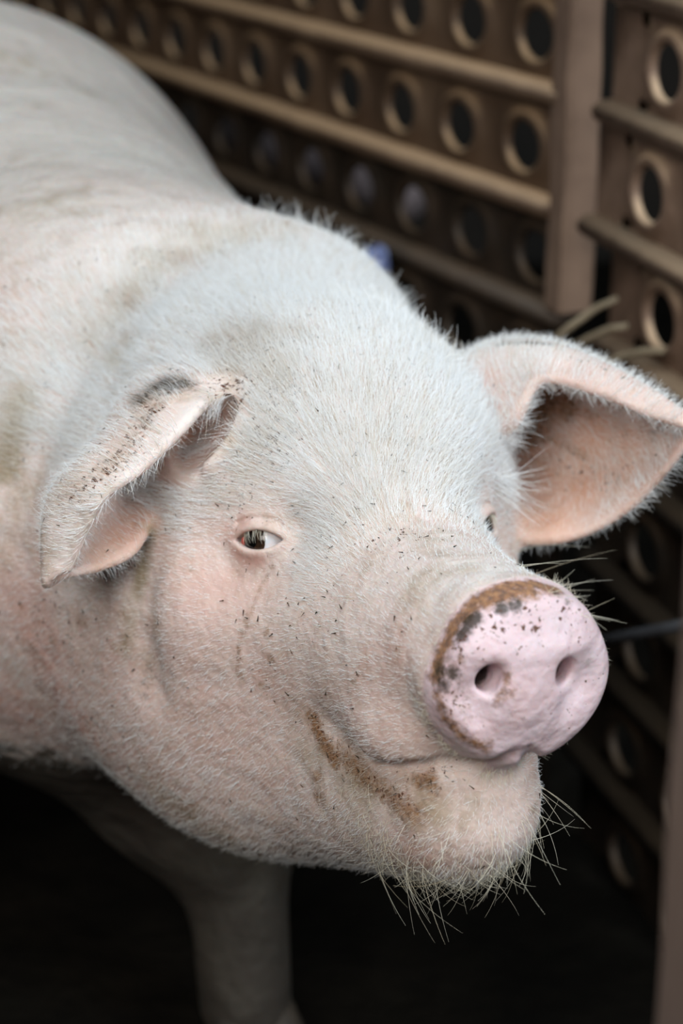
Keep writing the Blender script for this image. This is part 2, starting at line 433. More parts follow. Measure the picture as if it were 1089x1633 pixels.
mouth = sym(hits((572, 1180), (596, 1204), (650, 1218), (700, 1220), (760, 1219), (810, 1211)))
mouth.append(np.array([mouth[-1][0] + .008, 0, mouth[-1][2] + .003]))
GROOVES.append((True, mouth, .005, .0075))
lipc = sym(hits((600, 1165)))[0]
BUMPS += [(True, lipc, .024, .011), (True, sym(hits((650, 1180)))[0], .02, .006)]
GROOVES.append((True, sym(hits((500, 1140), (545, 1180), (600, 1225), (660, 1245))), .011, .003))
BUMPS.append((True, sym(hits((690, 1020)))[0], .018, -.004))
GROOVES.append((False, hits((250, 800), (240, 860), (228, 930), (232, 1000), (240, 1090)), .016, .007))
BUMPS.append((False, hit(290, 1000), .045, .006))
GROOVES.append((False, hits((420, 365), (370, 375), (280, 400), (190, 450), (110, 540)), .035, .013))
GROOVES.append((False, hits((560, 520), (470, 530), (360, 545)), .018, .0015))
GROOVES.append((False, hits((200, 480), (120, 600), (60, 700), (20, 760)), .022, .009))
GROOVES.append((False, hits((150, 560), (90, 680), (40, 790), (20, 860)), .014, .004))
GROOVES.append((False, hits((310, 420), (240, 470), (205, 540), (180, 600)), .014, .005))
BUMPS += [(True, np.array([-.03, .098, -.02]), .04, -.009)]
GROOVES.append((False, hits((300, 610), (335, 616), (358, 642), (367, 680), (356, 712), (335, 738)), .0075, -.014))
CAM2L = np.stack([A0, U0, N0], 1).T
_c1 = CAM2L @ np.array([-.62, -.78, 0]); _c2 = CAM2L @ np.array([.78, -.62, 0]); RCAV = np.stack([_c1, _c2, np.cross(_c1, _c2)], 1).astype(np.float32)
CAV = hit(324, 690)
# brow and eye-socket modelling
BUMPS.append((True, EP, .045, _e))
BUMPS += [(True, EC + EY * .026 + EX * -.002, .014, .004), (True, EC + EX * .036 + EY * .006, .024, -.007), (True, EC - EY * .024 + EX * .01, .016, -.003)]
print('features', round(time.time() - T0, 1))
phil = [DC + DN * .004 + DV * z + DN * x for z, x in ((-.038, -.001), (-.044, -.002), (-.050, -.006))]
def sd_full(p):
    p = p.astype(np.float32)
    d = sd_mid(p)
    q = p.copy(); q[:, 1] = np.abs(q[:, 1])
    for mir, pts, w, h in GROOVES:
        c = np.mean(pts, 0); R = max(np.linalg.norm(x - c) for x in pts) + w * 2.5
        src = q if mir else p
        s = near(src, c, R)
        if len(s): d[s] += h * np.exp(-(polyline(src[s], pts) / w) ** 2)
    for mir, c, r, h in BUMPS:
        src = q if mir else p
        s = near(src, c, r * 2.4)
        if len(s): d[s] -= h * np.exp(-((src[s] - np.array(c, np.float32)) ** 2).sum(1) / (r * r))
    s = near(p, CAV, .08)
    if len(s): d[s] = smax(d[s], -ell(p[s], CAV, (.032, .0165, .036), RCAV), .008)      # mouth of the near ear
    # snout disc details
    s = near(p, DC, .09)
    if len(s):
        e = d[s]; t = (p[s] - DC.astype(np.float32)) @ RD; ta = t.copy(); ta[:, 1] = np.abs(ta[:, 1] + .006)
        g = lambda c, r: np.exp(-(((ta - np.array(c, np.float32)) / np.array(r, np.float32)) ** 2).sum(1))
        e = e + .0055 * g((.002, .036, -.004), (.02, .013, .013)) + .003 * g((.002, .028, -.016), (.02, .008, .012))
        e = e - .003 * g((.0, .026, .022), (.02, .018, .008)) - .002 * g((.0, 0, -.02), (.02, .012, .02))
        e = smax(e, -ell(ta, (-.006, .0242, .005), (.040, .0074, .0098)), .006)         # nostrils
        e = e + .0020 * np.exp(-(polyline(p[s], phil) / .0026) ** 2)
        d[s] = e
    # eye openings
    s = near(q, EC, .05)
    if len(s):
        t = (q[s] - EC.astype(np.float32)) @ RE; e = smin(d[s], np.linalg.norm(t / np.array([1.12, 1, 1], np.float32), axis=1) - .0164, .017)
        w, h = .0182, .0064; R = (w * w + h * h) / (2 * h); yy = t[:, 1] - .0005 + .0
        ves = np.maximum(np.hypot(t[:, 0], yy - (R - h)) - R, np.hypot(t[:, 0], yy + (R - h)) - R)
        carve = np.maximum(ves, -(t[:, 2] - .001))
        lid = np.exp(-((ves - .0035) / .0028) ** 2) * (t[:, 2] > 0)
        e = e - .0006 * lid
        fold = np.exp(-((np.maximum(ves, 0) - .0085) / .0016) ** 2) * np.clip(t[:, 1] / .008, 0, 1) * (np.abs(t[:, 0]) < .018) * (t[:, 2] > 0)
        e = e + .0016 * fold
        d[s] = smax(e, -carve, .0025)
    for ear in (ear_R, ear_L):
        d = smin(d, ear.sd(p).astype(np.float32), .014)
    return d

# sparse surface nets on a stretched grid, fine around the head
def axis(lo, f0, f1, hi, h, hmax=.02, g=1.09):
    m = list(np.arange(f0, f1 + h / 2, h)); x, s = m[-1], h
    while x < hi: s = min(s * g, hmax); x += s; m.append(x)
    x, s = m[0], h; pre = []
    while x > lo: s = min(s * g, hmax); x -= s; pre.append(x)
    m = pre[::-1] + m
    while (len(m) - 1) % 4: m.append(m[-1] + hmax)
    return np.array(m, np.float32)
def polygonise(sd, ax):
    nx = [len(a) for a in ax]; nb = [(n - 1) // 4 for n in nx]
    bc = [(a[0:-1:4] + a[4::4]) / 2 for a in ax]; bh = [(a[4::4] - a[0:-1:4]) / 2 for a in ax]
    C = np.stack(np.meshgrid(*bc, indexing='ij'), -1).reshape(-1, 3); Hd = np.linalg.norm(np.stack(np.meshgrid(*bh, indexing='ij'), -1), axis=-1).ravel()
    dc = np.concatenate([sd(c) for c in np.array_split(C, 8)])
    act = np.nonzero(np.abs(dc) < Hd * 1.25 + .003)[0]
    bi = np.stack(np.unravel_index(act, nb), 1)
    o5 = np.stack(np.meshgrid(*[np.arange(5)] * 3, indexing='ij'), -1).reshape(-1, 3)
    nid = (bi[:, None, :] * 4 + o5[None]).reshape(-1, 3)
    lin = np.unique(np.ravel_multi_index(nid.T, nx))
    ni = np.unravel_index(lin, nx); P = np.stack([ax[k][ni[k]] for k in range(3)], 1)
    val = np.concatenate([sd(c) for c in np.array_split(P, max(1, len(P) // 200000))])
    print('blocks', len(act), 'nodes', len(lin), round(time.time() - T0, 1))
    o4 = np.stack(np.meshgrid(*[np.arange(4)] * 3, indexing='ij'), -1).reshape(-1, 3)
    ci = (bi[:, None, :] * 4 + o4[None]).reshape(-1, 3)
    corner = np.array([[i, j, k] for i in (0, 1) for j in (0, 1) for k in (0, 1)])
    idx = np.stack([np.searchsorted(lin, np.ravel_multi_index((ci + c).T, nx)) for c in corner], 1)
    v8 = val[idx]; ins = v8 < 0; mixd = ins.any(1) & ~ins.all(1)
    ci, idx, v8 = ci[mixd], idx[mixd], v8[mixd]
    acc = np.zeros((len(ci), 3)); cnt = np.zeros(len(ci))
    for i in range(8):
        for j in range(i + 1, 8):
            if np.abs(corner[i] - corner[j]).sum() == 1:
                m = (v8[:, i] < 0) != (v8[:, j] < 0)
                t = v8[m, i] / (v8[m, i] - v8[m, j])
                acc[m] += P[idx[m, i]] * (1 - t[:, None]) + P[idx[m, j]] * t[:, None]; cnt[m] += 1
    V = acc / cnt[:, None]
    nc = [n - 1 for n in nx]; clin = np.ravel_multi_index(ci.T, nc); order = np.argsort(clin); sl = clin[order]
    def cellv(c):
        l = np.ravel_multi_index(c.T, nc, mode='clip'); k = np.clip(np.searchsorted(sl, l), 0, len(sl) - 1)
        return np.where(sl[k] == l, order[k], -1)
    Q = []
    for axn in range(3):
        e = np.zeros(3, int); e[axn] = 1; b, c = (axn + 1) % 3, (axn + 2) % 3
        eb = np.zeros(3, int); eb[b] = 1; ec = np.zeros(3, int); ec[c] = 1
        i0 = 0; i1 = int(np.nonzero((corner == e).all(1))[0][0])
        m = (v8[:, i0] < 0) != (v8[:, i1] < 0)
        base = ci[m]; flip = v8[m, i0] < 0
        q = np.stack([cellv(base - eb - ec), cellv(base - ec), cellv(base), cellv(base - eb)], 1)
        q = np.where(flip[:, None], q, q[:, ::-1]); Q.append(q[(q >= 0).all(1)])
    return V, np.concatenate(Q)
def grad(sd, p, e=.0008):
    k = np.array([[1, -1, -1], [-1, -1, 1], [-1, 1, -1], [1, 1, 1]], np.float32)
    g = sum(kk * sd(p + kk * e)[:, None] for kk in k)
    return g / (4 * e)
H = .0024
AX = [axis(-2.3, -.24, .245, .3, H), axis(-1.5, -.29, .31, .9, H), axis(-.75, -.25, .2, .65, H)]
VL, QF = polygonise(sd_full, AX)
print('mesh', len(VL), len(QF), round(time.time() - T0, 1))
def refine(V, Q, mask_fn):
    """split the quads of a region into four (their neighbours become n-gons) and pull the new points onto the surface"""
    sel = mask_fn(V[Q].mean(1)); S = Q[sel]
    E = np.stack([S, np.roll(S, -1, 1)], -1).reshape(-1, 2); Es = np.sort(E, 1)
    key = Es[:, 0].astype(np.int64) * len(V) + Es[:, 1]; uk, inv = np.unique(key, return_inverse=True)
    ua, ub = uk // len(V), uk % len(V)
    mid = (V[ua] + V[ub]) / 2; cen = V[S].mean(1)
    n0 = len(V); mi = (inv + n0).reshape(-1, 4); c = np.arange(len(S)) + n0 + len(mid)
    sub = [np.stack([S[:, k], mi[:, k], c, mi[:, k - 1]], 1) for k in range(4)]
    new = np.concatenate([mid, cen])
    rest = Q[~sel]; lut = {int(k): n0 + i for i, k in enumerate(uk)}; polys = []; keep = []
    RE_ = np.sort(np.stack([rest, np.roll(rest, -1, 1)], -1), -1); rk = RE_[..., 0].astype(np.int64) * len(V) + RE_[..., 1]
    touch = np.isin(rk, uk).any(1)
    for f, k4 in zip(rest[touch], rk[touch]):
        pl = []
        for v, k in zip(f, k4):
            pl.append(int(v))
            if int(k) in lut: pl.append(lut[int(k)])
        polys.append(pl)
    return np.concatenate([V, new]), np.concatenate([rest[~touch]] + sub), polys
def snap(P, steps=2):
    P = P.astype(np.float32)
    for _ in range(steps):
        d = sd_full(P); g = grad(sd_full, P); g2 = np.maximum((g * g).sum(1), .3)
        st = (d / g2)[:, None] * g; ln = np.linalg.norm(st, axis=1, keepdims=True)
        P = P - st * np.minimum(1, .002 / np.maximum(ln, 1e-9))
    return P
def fine_region(c):
    ca = c.copy(); ca[:, 1] = np.abs(ca[:, 1])
    return (np.linalg.norm(ca - EP, axis=1) < .034) | ((np.linalg.norm(c - DC, axis=1) < .075) & (c[:, 0] > .15))
n0 = len(VL); VL, QF, POLY = refine(VL, QF, fine_region)
m = fine_region(VL) | (np.arange(len(VL)) >= n0)
VL[m] = snap(VL[m])
print('refined', len(VL), len(QF), len(POLY), round(time.time() - T0, 1))
me = bpy.data.meshes.new('pig')
VW = to_world(VL)
loops = np.concatenate([QF.ravel(), np.array([v for p in POLY for v in p], int)])
cnt = np.concatenate([np.full(len(QF), 4), np.array([len(p) for p in POLY], int)])
me.vertices.add(len(VL)); me.loops.add(len(loops)); me.polygons.add(len(cnt))
me.vertices.foreach_set('co', VW.astype(np.float32).ravel())
me.loops.foreach_set('vertex_index', loops.astype(np.int32))
me.polygons.foreach_set('loop_start', np.concatenate([[0], np.cumsum(cnt)[:-1]]).astype(np.int32))
me.polygons.foreach_set('use_smooth', np.ones(len(cnt), bool))
me.update(calc_edges=True); me.validate()
pig = bpy.data.objects.new('pig', me); col().objects.link(pig)
tag(pig, 'white bristly pig with a muddy pink snout looking past the camera', 'pig')
bpy.context.view_layer.update()
def ray(px, py):
    o = Vector(C_CAM); d = Vector(wpt(px, py, 1.0) - C_CAM).normalized()
    ok, loc, nor, idx = pig.ray_cast(o, d)
    return (np.array(loc), np.array(nor)) if ok else (None, None)

# --- stains and some painted shade: where they lie on the animal, found through the photograph, stored per vertex
VLf = VL.astype(np.float32); PAINT = np.zeros((len(VL), 8), np.float32)
def smooth(x): x = np.clip(x, 0, 1); return x * x * (3 - 2 * x)
def spot(ch, st, r, *pts):
    for px, py in pts:
        w, _ = ray(px, py)
        if w is None: continue
        c = to_loc(w).astype(np.float32); s = near(VLf, c, r * 2.6)
        g = st * np.exp(-((VLf[s] - c) ** 2).sum(1) / (r * r))
        PAINT[s, ch] = np.maximum(PAINT[s, ch], g)
def streak(ch, st, r, *pts):
    P = []
    for (x0, y0), (x1, y1) in zip(pts[:-1], pts[1:]):
        n = max(2, int(math.hypot(x1 - x0, y1 - y0) / 8))
        P += [(x0 + (x1 - x0) * i / n, y0 + (y1 - y0) * i / n) for i in range(n)]
    spot(ch, st, r, *(P + [pts[-1]]))
BROWN, DARK, PINK, WHITE, SPECK, OLIVE, DISC, INEAR = range(8)
# snout
streak(BROWN, 1.0, .008, (694, 1078), (703, 1040), (728, 994), (762, 956), (805, 936), (850, 931), (885, 940))
streak(BROWN, 1.0, .008, (770, 962), (810, 947), (845, 944)); streak(BROWN, .8, .006, (697, 1110), (710, 1145), (740, 1178), (775, 1194)); streak(BROWN, .5, .008, (715, 1050), (730, 1100), (745, 1140))
streak(BROWN, .75, .0045, (808, 1078), (806, 1100), (798, 1112)); spot(BROWN, .6, .005, (815, 1105), (782, 1185), (790, 1120), (736, 1052))
streak(DARK, 1.0, .006, (735, 1012), (748, 995), (757, 985)); spot(DARK, .9, .006, (800, 970), (822, 966), (701, 1068), (706, 1090), (722, 1075)); spot(DARK, .6, .004, (888, 945), (905, 960))
spot(SPECK, .9, .016, (740, 1030), (790, 1000), (850, 990), (720, 1120), (900, 985)); spot(SPECK, .55, .02, (850, 1030), (930, 1010), (945, 1080), (820, 1140), (900, 1120), (670, 1110))
# mouth and chin
streak(BROWN, .95, .008, (500, 1145), (512, 1180), (535, 1215)); streak(BROWN, .72, .012, (540, 1200), (590, 1245), (640, 1285), (660, 1300)); spot(BROWN, .9, .007, (685, 1243), (668, 1246)); spot(BROWN, .7, .010, (510, 1270), (505, 1240), (625, 1270), (600, 1255), (655, 1300), (690, 1260))
streak(SPECK, .8, .014, (500, 1160), (560, 1225), (640, 1280)); spot(SPECK, .7, .014, (510, 1270), (730, 1222), (690, 1230), (640, 1235)); streak(OLIVE, .55, .022, (500, 1190), (560, 1240), (640, 1290), (700, 1290))
# tear streak, cheek
streak(BROWN, .55, .0045, (432, 905), (412, 945), (398, 980), (382, 1020), (380, 1080)); spot(BROWN, .65, .006, (420, 1095), (432, 1050), (385, 1080), (425, 1010)); spot(SPECK, .6, .012, (385, 1050), (425, 1090), (430, 1060))
streak(PINK, .6, .005, (372, 878), (390, 895), (415, 895)); spot(PINK, .5, .010, (385, 835), (365, 850)); spot(BROWN, .25, .008, (400, 815), (365, 850), (500, 870)); spot(SPECK, .4, .01, (405, 815), (390, 900))
# poll, neck
streak(BROWN, .28, .020, (345, 560), (400, 540), (450, 560)); streak(OLIVE, .3, .014, (350, 530), (420, 535), (490, 545)); streak(BROWN, .6, .004, (330, 556), (370, 545), (410, 548)); streak(BROWN, .55, .004, (340, 580), (380, 566), (420, 570)); streak(SPECK, 1, .012, (340, 560), (400, 540), (480, 545)); spot(OLIVE, .4, .03, (380, 590), (440, 600), (350, 640)); spot(SPECK, 1.0, .03, (400, 560), (380, 620), (450, 620), (430, 700)); streak(DARK, .5, .0025, (365, 518), (400, 522), (440, 535)); streak(DARK, .4, .0025, (455, 525), (490, 540))
spot(OLIVE, .8, .012, (215, 480), (190, 580), (210, 555), (330, 400)); spot(BROWN, .55, .012, (212, 490), (215, 545), (290, 420)); streak(OLIVE, .5, .03, (450, 370), (340, 380), (250, 430), (150, 540)); spot(SPECK, .5, .03, (210, 500), (170, 580), (300, 430))
# jowl crease and shoulder blotches
streak(OLIVE, .9, .007, (240, 850), (228, 900), (218, 950)); streak(OLIVE, .5, .010, (215, 960), (200, 1030)); streak(DARK, .4, .006, (240, 1050), (232, 1100)); spot(DARK, .4, .007, (230, 1110), (243, 1078)); spot(OLIVE, .4, .012, (250, 1000), (240, 1050))
spot(BROWN, .45, .012, (118, 1005), (130, 990), (50, 1030), (60, 1045), (35, 970)); spot(BROWN, .35, .016, (150, 1205), (180, 1215), (60, 990)); spot(PINK, .75, .045, (80, 1060), (40, 980), (120, 1150), (20, 1130)); spot(BROWN, .35, .01, (90, 940), (20, 1060), (150, 1060), (190, 980), (60, 1120), (140, 1180)); spot(SPECK, .6, .04, (100, 1000), (60, 1100), (160, 1180)); spot(PINK, .3, .07, (150, 1100), (200, 1220))
streak(OLIVE, .95, .016, (40, 640), (30, 690), (10, 750)); spot(OLIVE, .35, .05, (60, 560), (120, 480), (20, 800), (80, 320), (40, 100)); spot(OLIVE, .3, .03, (60, 260), (150, 150)); streak(OLIVE, .45, .03, (240, 1250), (300, 1300), (400, 1370), (520, 1390)); spot(OLIVE, .3, .05, (100, 850), (60, 700))
# ears
streak(WHITE, .8, .007, (335, 628), (284, 680), (222, 740), (158, 794), (128, 890)); spot(WHITE, .8, .012, (110, 850), (130, 830), (95, 880)); spot(DARK, .35, .012, (312, 690), (295, 715)); spot(PINK, .5, .01, (330, 700)); spot(INEAR, .8, .018, (318, 690), (298, 715), (330, 670))  # dark spots paint depth shade into the near ear opening
spot(DARK, .85, .013, (248, 622), (272, 616), (228, 634), (260, 612), (290, 612)); spot(BROWN, .6, .014, (225, 645), (245, 650)); streak(BROWN, .5, .012, (245, 660), (215, 700), (170, 750), (120, 790)); streak(SPECK, .9, .014, (250, 650), (215, 700), (170, 745), (115, 790)); spot(DARK, .4, .010, (225, 640), (235, 680))
streak(DARK, .8, .0045, (795, 549), (830, 546), (880, 549)); streak(SPECK, .7, .008, (790, 550), (880, 552), (960, 585), (1040, 625)); spot(SPECK, .8, .014, (1040, 680), (990, 700), (970, 770), (930, 760), (1000, 740)); spot(BROWN, .35, .01, (1050, 670), (985, 680), (1075, 690))
streak(PINK, .9, .0025, (765, 615), (770, 635)); streak(PINK, .9, .0025, (778, 645), (792, 652)); spot(PINK, .5, .02, (780, 640), (770, 610))
spot(BROWN, .95, .016, (880, 640), (866, 662), (852, 690), (905, 650)); spot(DARK, .45, .010, (862, 645), (850, 675)); streak(BROWN, .5, .012, (890, 645), (950, 665)); streak(BROWN, .6, .006, (850, 692), (890, 705), (935, 730)); spot(DARK, .5, .0025, (965, 745), (985, 770), (925, 772), (1010, 735), (975, 700), (1030, 700), (1050, 690)); spot(BROWN, .5, .008, (1000, 690), (985, 765), (1045, 700)); spot(INEAR, 1, .035, (860, 700), (900, 640), (860, 780), (940, 690), (870, 830), (930, 780)); spot(INEAR, .7, .03, (1000, 700), (1000, 760))  # larger dark spots paint shade into the deep corner of this ear
spot(INEAR, .7, .018, (190, 860), (215, 830), (160, 885), (330, 665), (310, 690)); spot(PINK, .5, .012, (315, 700), (330, 690), (200, 850)); spot(DARK, .3, .012, (320, 650))  # dark spot here is painted shade under the near ear's rim
spot(PINK, .35, .03, (560, 1150), (620, 1150), (600, 1090), (330, 950), (640, 1040)); spot(PINK, .4, .02, (665, 1375), (640, 1380)); spot(WHITE, .35, .05, (580, 720), (650, 700), (720, 650), (560, 640), (620, 800), (720, 760)); spot(OLIVE, .32, .05, (580, 720), (650, 700), (560, 640), (620, 800), (720, 760), (640, 850)); spot(WHITE, .5, .05, (700, 880), (780, 900), (450, 680))
spot(SPECK, .7, .035, (400, 700), (380, 780), (560, 830), (640, 860), (700, 560)); spot(SPECK, .45, .06, (600, 720), (500, 930), (620, 640))
spot(OLIVE, .35, .025, (650, 940), (690, 935), (620, 870), (730, 905)); spot(OLIVE, .3, .03, (420, 640), (390, 700))
q = (VLf - DC.astype(np.float32)) @ RD
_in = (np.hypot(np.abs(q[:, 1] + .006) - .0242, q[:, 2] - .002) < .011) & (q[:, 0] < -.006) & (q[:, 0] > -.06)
PAINT[_in, DARK] = np.maximum(PAINT[_in, DARK], smooth((-.006 - q[_in, 0]) / .010))     # darkens with depth inside the nostrils
PAINT[:, DISC] = smooth((q[:, 0] + .024) / .008) * (np.hypot(q[:, 1], q[:, 2]) < .075)
EXTRA = np.zeros((len(VL), 4), np.float32)                # greyer back; mud and painted-in shade on legs and brisket
EXTRA[:, 0] = smooth((np.linalg.norm(VL - np.array([-.06, 0, -.05]), axis=1) - .25) / .25)
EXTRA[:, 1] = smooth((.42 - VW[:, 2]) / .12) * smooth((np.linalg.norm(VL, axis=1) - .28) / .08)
at = me.attributes.new('tone_c', 'FLOAT_COLOR', 'POINT'); at.data.foreach_set('color', EXTRA.ravel())
for nm, chs in (('stain_shade_a', (0, 1, 2, 3)), ('stain_b', (4, 5, 6, 7))):
    at = me.attributes.new(nm, 'FLOAT_COLOR', 'POINT'); at.data.foreach_set('color', np.clip(PAINT[:, chs], 0, 1).ravel())

# --- skin
t = NT('pig_skin'); c = t.coord()
def attr(nm):
    a = t.n('ShaderNodeAttribute', attribute_name=nm); sp = t.n('ShaderNodeSeparateColor'); t.l(a.outputs['Color'], sp.inputs[0])
    return sp.outputs[0], sp.outputs[1], sp.outputs[2], a.outputs['Alpha']
aB, aD, aP, aW = attr('stain_shade_a'); aS, aO, aDi, aI = attr('stain_b'); aBk, aLg, _, _ = attr('tone_c')
n_lo = t.noise(9, 5, .6, c); n_mid = t.noise(45, 5, .6, c); n_hi = t.noise(260, 4, .6, c); n_sp = t.noise(520, 3, .6, c); n_w = t.noise(210, 6, .75, c)
base = t.ramp(n_lo, [(.30, (.67, .48, .42)), (.50, (.75, .60, .54)), (.70, (.78, .68, .62))])
base = t.mix(t.math('MULTIPLY', t.math('SUBTRACT', n_mid, .42, clamp=True), 1.6, clamp=True), base, (.66, .46, .38))
base = t.mix(t.math('MULTIPLY', aBk, .7), base, (.60, .565, .515))
base = t.mix(t.math('MULTIPLY', aW, .55), base, (.80, .76, .73))
base = t.mix(t.math('MULTIPLY', aP, t.math('MULTIPLY_ADD', n_mid, .8, .35), clamp=True), base, (.60, .26, .20))
base = t.mix(t.math('MULTIPLY', aI, .75), base, (.66, .34, .215))
disc_c = t.ramp(n_mid, [(.3, (.72, .52, .53)), (.7, (.78, .62, .66))])
base = t.mix(aDi, base, disc_c)
def thr(mask, noise, lo, hi):           # ragged-edged patch: noise pushed through the mask
    return t.ramp(t.math('ADD', mask, t.math('MULTIPLY', t.math('SUBTRACT', noise, .5), 1.5)), [(lo, (0, 0, 0)), (hi, (1, 1, 1))])
base = t.mix(t.math('MULTIPLY', thr(aO, n_mid, .15, .85), .8), base, (.33, .255, .15))
base = t.mix(t.math('MULTIPLY', thr(aLg, n_mid, .25, .60), .93), base, t.ramp(n_lo, [(.42, (.020, .016, .010)), (.62, (.065, .057, .042))]))  # leg mud together with shade painted onto legs and brisket
mudc = t.ramp(n_hi, [(.35, (.11, .052, .022)), (.5, (.25, .115, .042)), (.68, (.42, .21, .08))])
base = t.mix(t.math('MULTIPLY', thr(aB, n_w, .34, .85), .9), base, mudc)
base = t.mix(t.math('MULTIPLY', thr(aD, n_w, .28, .80), .9), base, (.045, .034, .022))
base = t.mix(t.ramp(t.math('ADD', t.math('MULTIPLY', aS, .24), n_hi), [(.75, (0, 0, 0)), (.80, (1, 1, 1))]), base, (.11, .04, .02))
base = t.mix(t.ramp(t.math('ADD', t.math('MULTIPLY', aS, .12), n_sp), [(.72, (0, 0, 0)), (.78, (1, 1, 1))]), base, (.16, .085, .05))
t.l(base, t.b.inputs['Base Color'])
t.b.inputs['Roughness'].default_value = .55
t.l(t.math('MULTIPLY_ADD', aDi, -.2, .58), t.b.inputs['Roughness'])
t.b.inputs['Specular IOR Level'].default_value = .35
t.b.inputs['Subsurface Weight'].default_value = .35
t.b.inputs['Subsurface Radius'].default_value = (1.0, .35, .2); t.b.inputs['Subsurface Scale'].default_value = .008
wr = t.n('ShaderNodeTexVoronoi', i_Scale=170.0, feature='DISTANCE_TO_EDGE'); t.l(c, wr.inputs['Vector'])
bmp = t.bump(wr.outputs[0], .10, .0015); bmp = t.bump(n_w, .25, .0022, bmp); bmp = t.bump(n_mid, .3, .007, bmp); bmp = t.bump(t.noise(16, 4, .55, c), .35, .03, bmp)
t.l(bmp, t.b.inputs['Normal'])
me.materials.clear(); me.materials.append(t.m)

# --- eyes
t = NT('eye_white'); c = t.coord()
t.l(t.ramp(t.noise(300, 3, .6, c), [(.35, (.66, .70, .74)), (.8, (.75, .62, .60))]), t.b.inputs['Base Color']); t.b.inputs['Roughness'].default_value = .12
m_white = t.m
m_iris = simple_mat('brown_iris', (.012, .007, .005), (.05, .026, .014), 500, .15, 0, 0.0)
m_pupil = simple_mat('black_pupil', (.002, .002, .002), (.004, .004, .004), 50, .08, 0, 0.0)
m_caruncle = simple_mat('red_eye_corner', (.45, .05, .04), (.5, .09, .07), 200, .3, 0, .1, .001)
def cap_mesh(name, center, zdir, R, a0, a1, mat, parent, nr=10, ns=32):
    z = Vector(zdir).normalized(); x = z.orthogonal().normalized(); y = z.cross(x); V, Fc = [], []
    for i in range(nr + 1):
        th = a0 + (a1 - a0) * i / nr
        for k in range(ns):
            ph = 2 * math.pi * k / ns
            V.append(Vector(center) + (z * math.cos(th) + (x * math.cos(ph) + y * math.sin(ph)) * math.sin(th)) * R)
    for i in range(nr):
        for k in range(ns): Fc.append((i * ns + k, (i + 1) * ns + k, (i + 1) * ns + (k + 1) % ns, i * ns + (k + 1) % ns))
    return mesh_obj(name, V, Fc, mat, parent, True)
cam_l = RH.T @ (C_CAM - OH)
for sg in (-1, 1):
    mir = np.array([1, sg, 1]); ec = EC * mir; wc = to_world(ec)
    look = (EZ * 1.0 - EX * (.42 if sg < 0 else -.02)) * mir if sg < 0 else (EZ + EX * .15) * mir
    g = RH @ look
    eb = cap_mesh('eyeball', wc, g, ER, .0, math.pi, m_white, pig, 20)
    eb['label'] = 'dark eye with white showing beside the iris' if sg < 0 else 'dark far eye half hidden by the snout bridge'
    cap_mesh('iris', wc, g, ER + .00025, .36, .80, m_iris, eb)
    cap_mesh('pupil', wc, g, ER + .0003, .0, .40, m_pupil, eb, 5)
    V, Fc = tube_mesh([to_world(ec + ((-EX * .0128 + EZ * .0078 + EY * dy) * mir)) for dy in (-.003, -.001, .001, .0025)], [.0008, .0016, .0016, .0008], 10)
    mesh_obj('tear_duct', V, Fc, m_caruncle, eb, True)

# --- hooves
m_hoof = simple_mat('dark_hoof', (.02, .016, .012), (.07, .055, .04), 40, .6)
fwd = -dirb[:2]; lat = np.array([-fwd[1], fwd[0]])
for a_, b_, c_, r_ in LEGS:
    fw = to_world(c_)
    V, Fc = [], []; NS = 14; prof = ((-.012, .024, .034, .030), (.006, .024, .034, .028), (.028, .021, .028, .020), (.046, .016, .020, .010), (.052, .004, .006, .006))
    for sg in (-1, 1):
        b0 = len(V)
        for z_, rx, ry, off in prof:
            for k in range(NS):
                a = 2 * math.pi * k / NS
                xy = fw[:2] + lat * (sg * .0235 + rx * math.cos(a)) + fwd * (off + ry * math.sin(a) * (1.15 if math.sin(a) > 0 else .8))
                V.append((xy[0], xy[1], z_))
        for i in range(len(prof) - 1):
            for k in range(NS): Fc.append((b0 + i * NS + k, b0 + i * NS + (k + 1) % NS, b0 + (i + 1) * NS + (k + 1) % NS, b0 + (i + 1) * NS + k))
        Fc.append(tuple(b0 + k for k in range(NS))[::-1]); Fc.append(tuple(b0 + (len(prof) - 1) * NS + k for k in range(NS)))
    mesh_obj('hoof', V, Fc, m_hoof, pig, True)['label'] = 'dark cloven hoof'

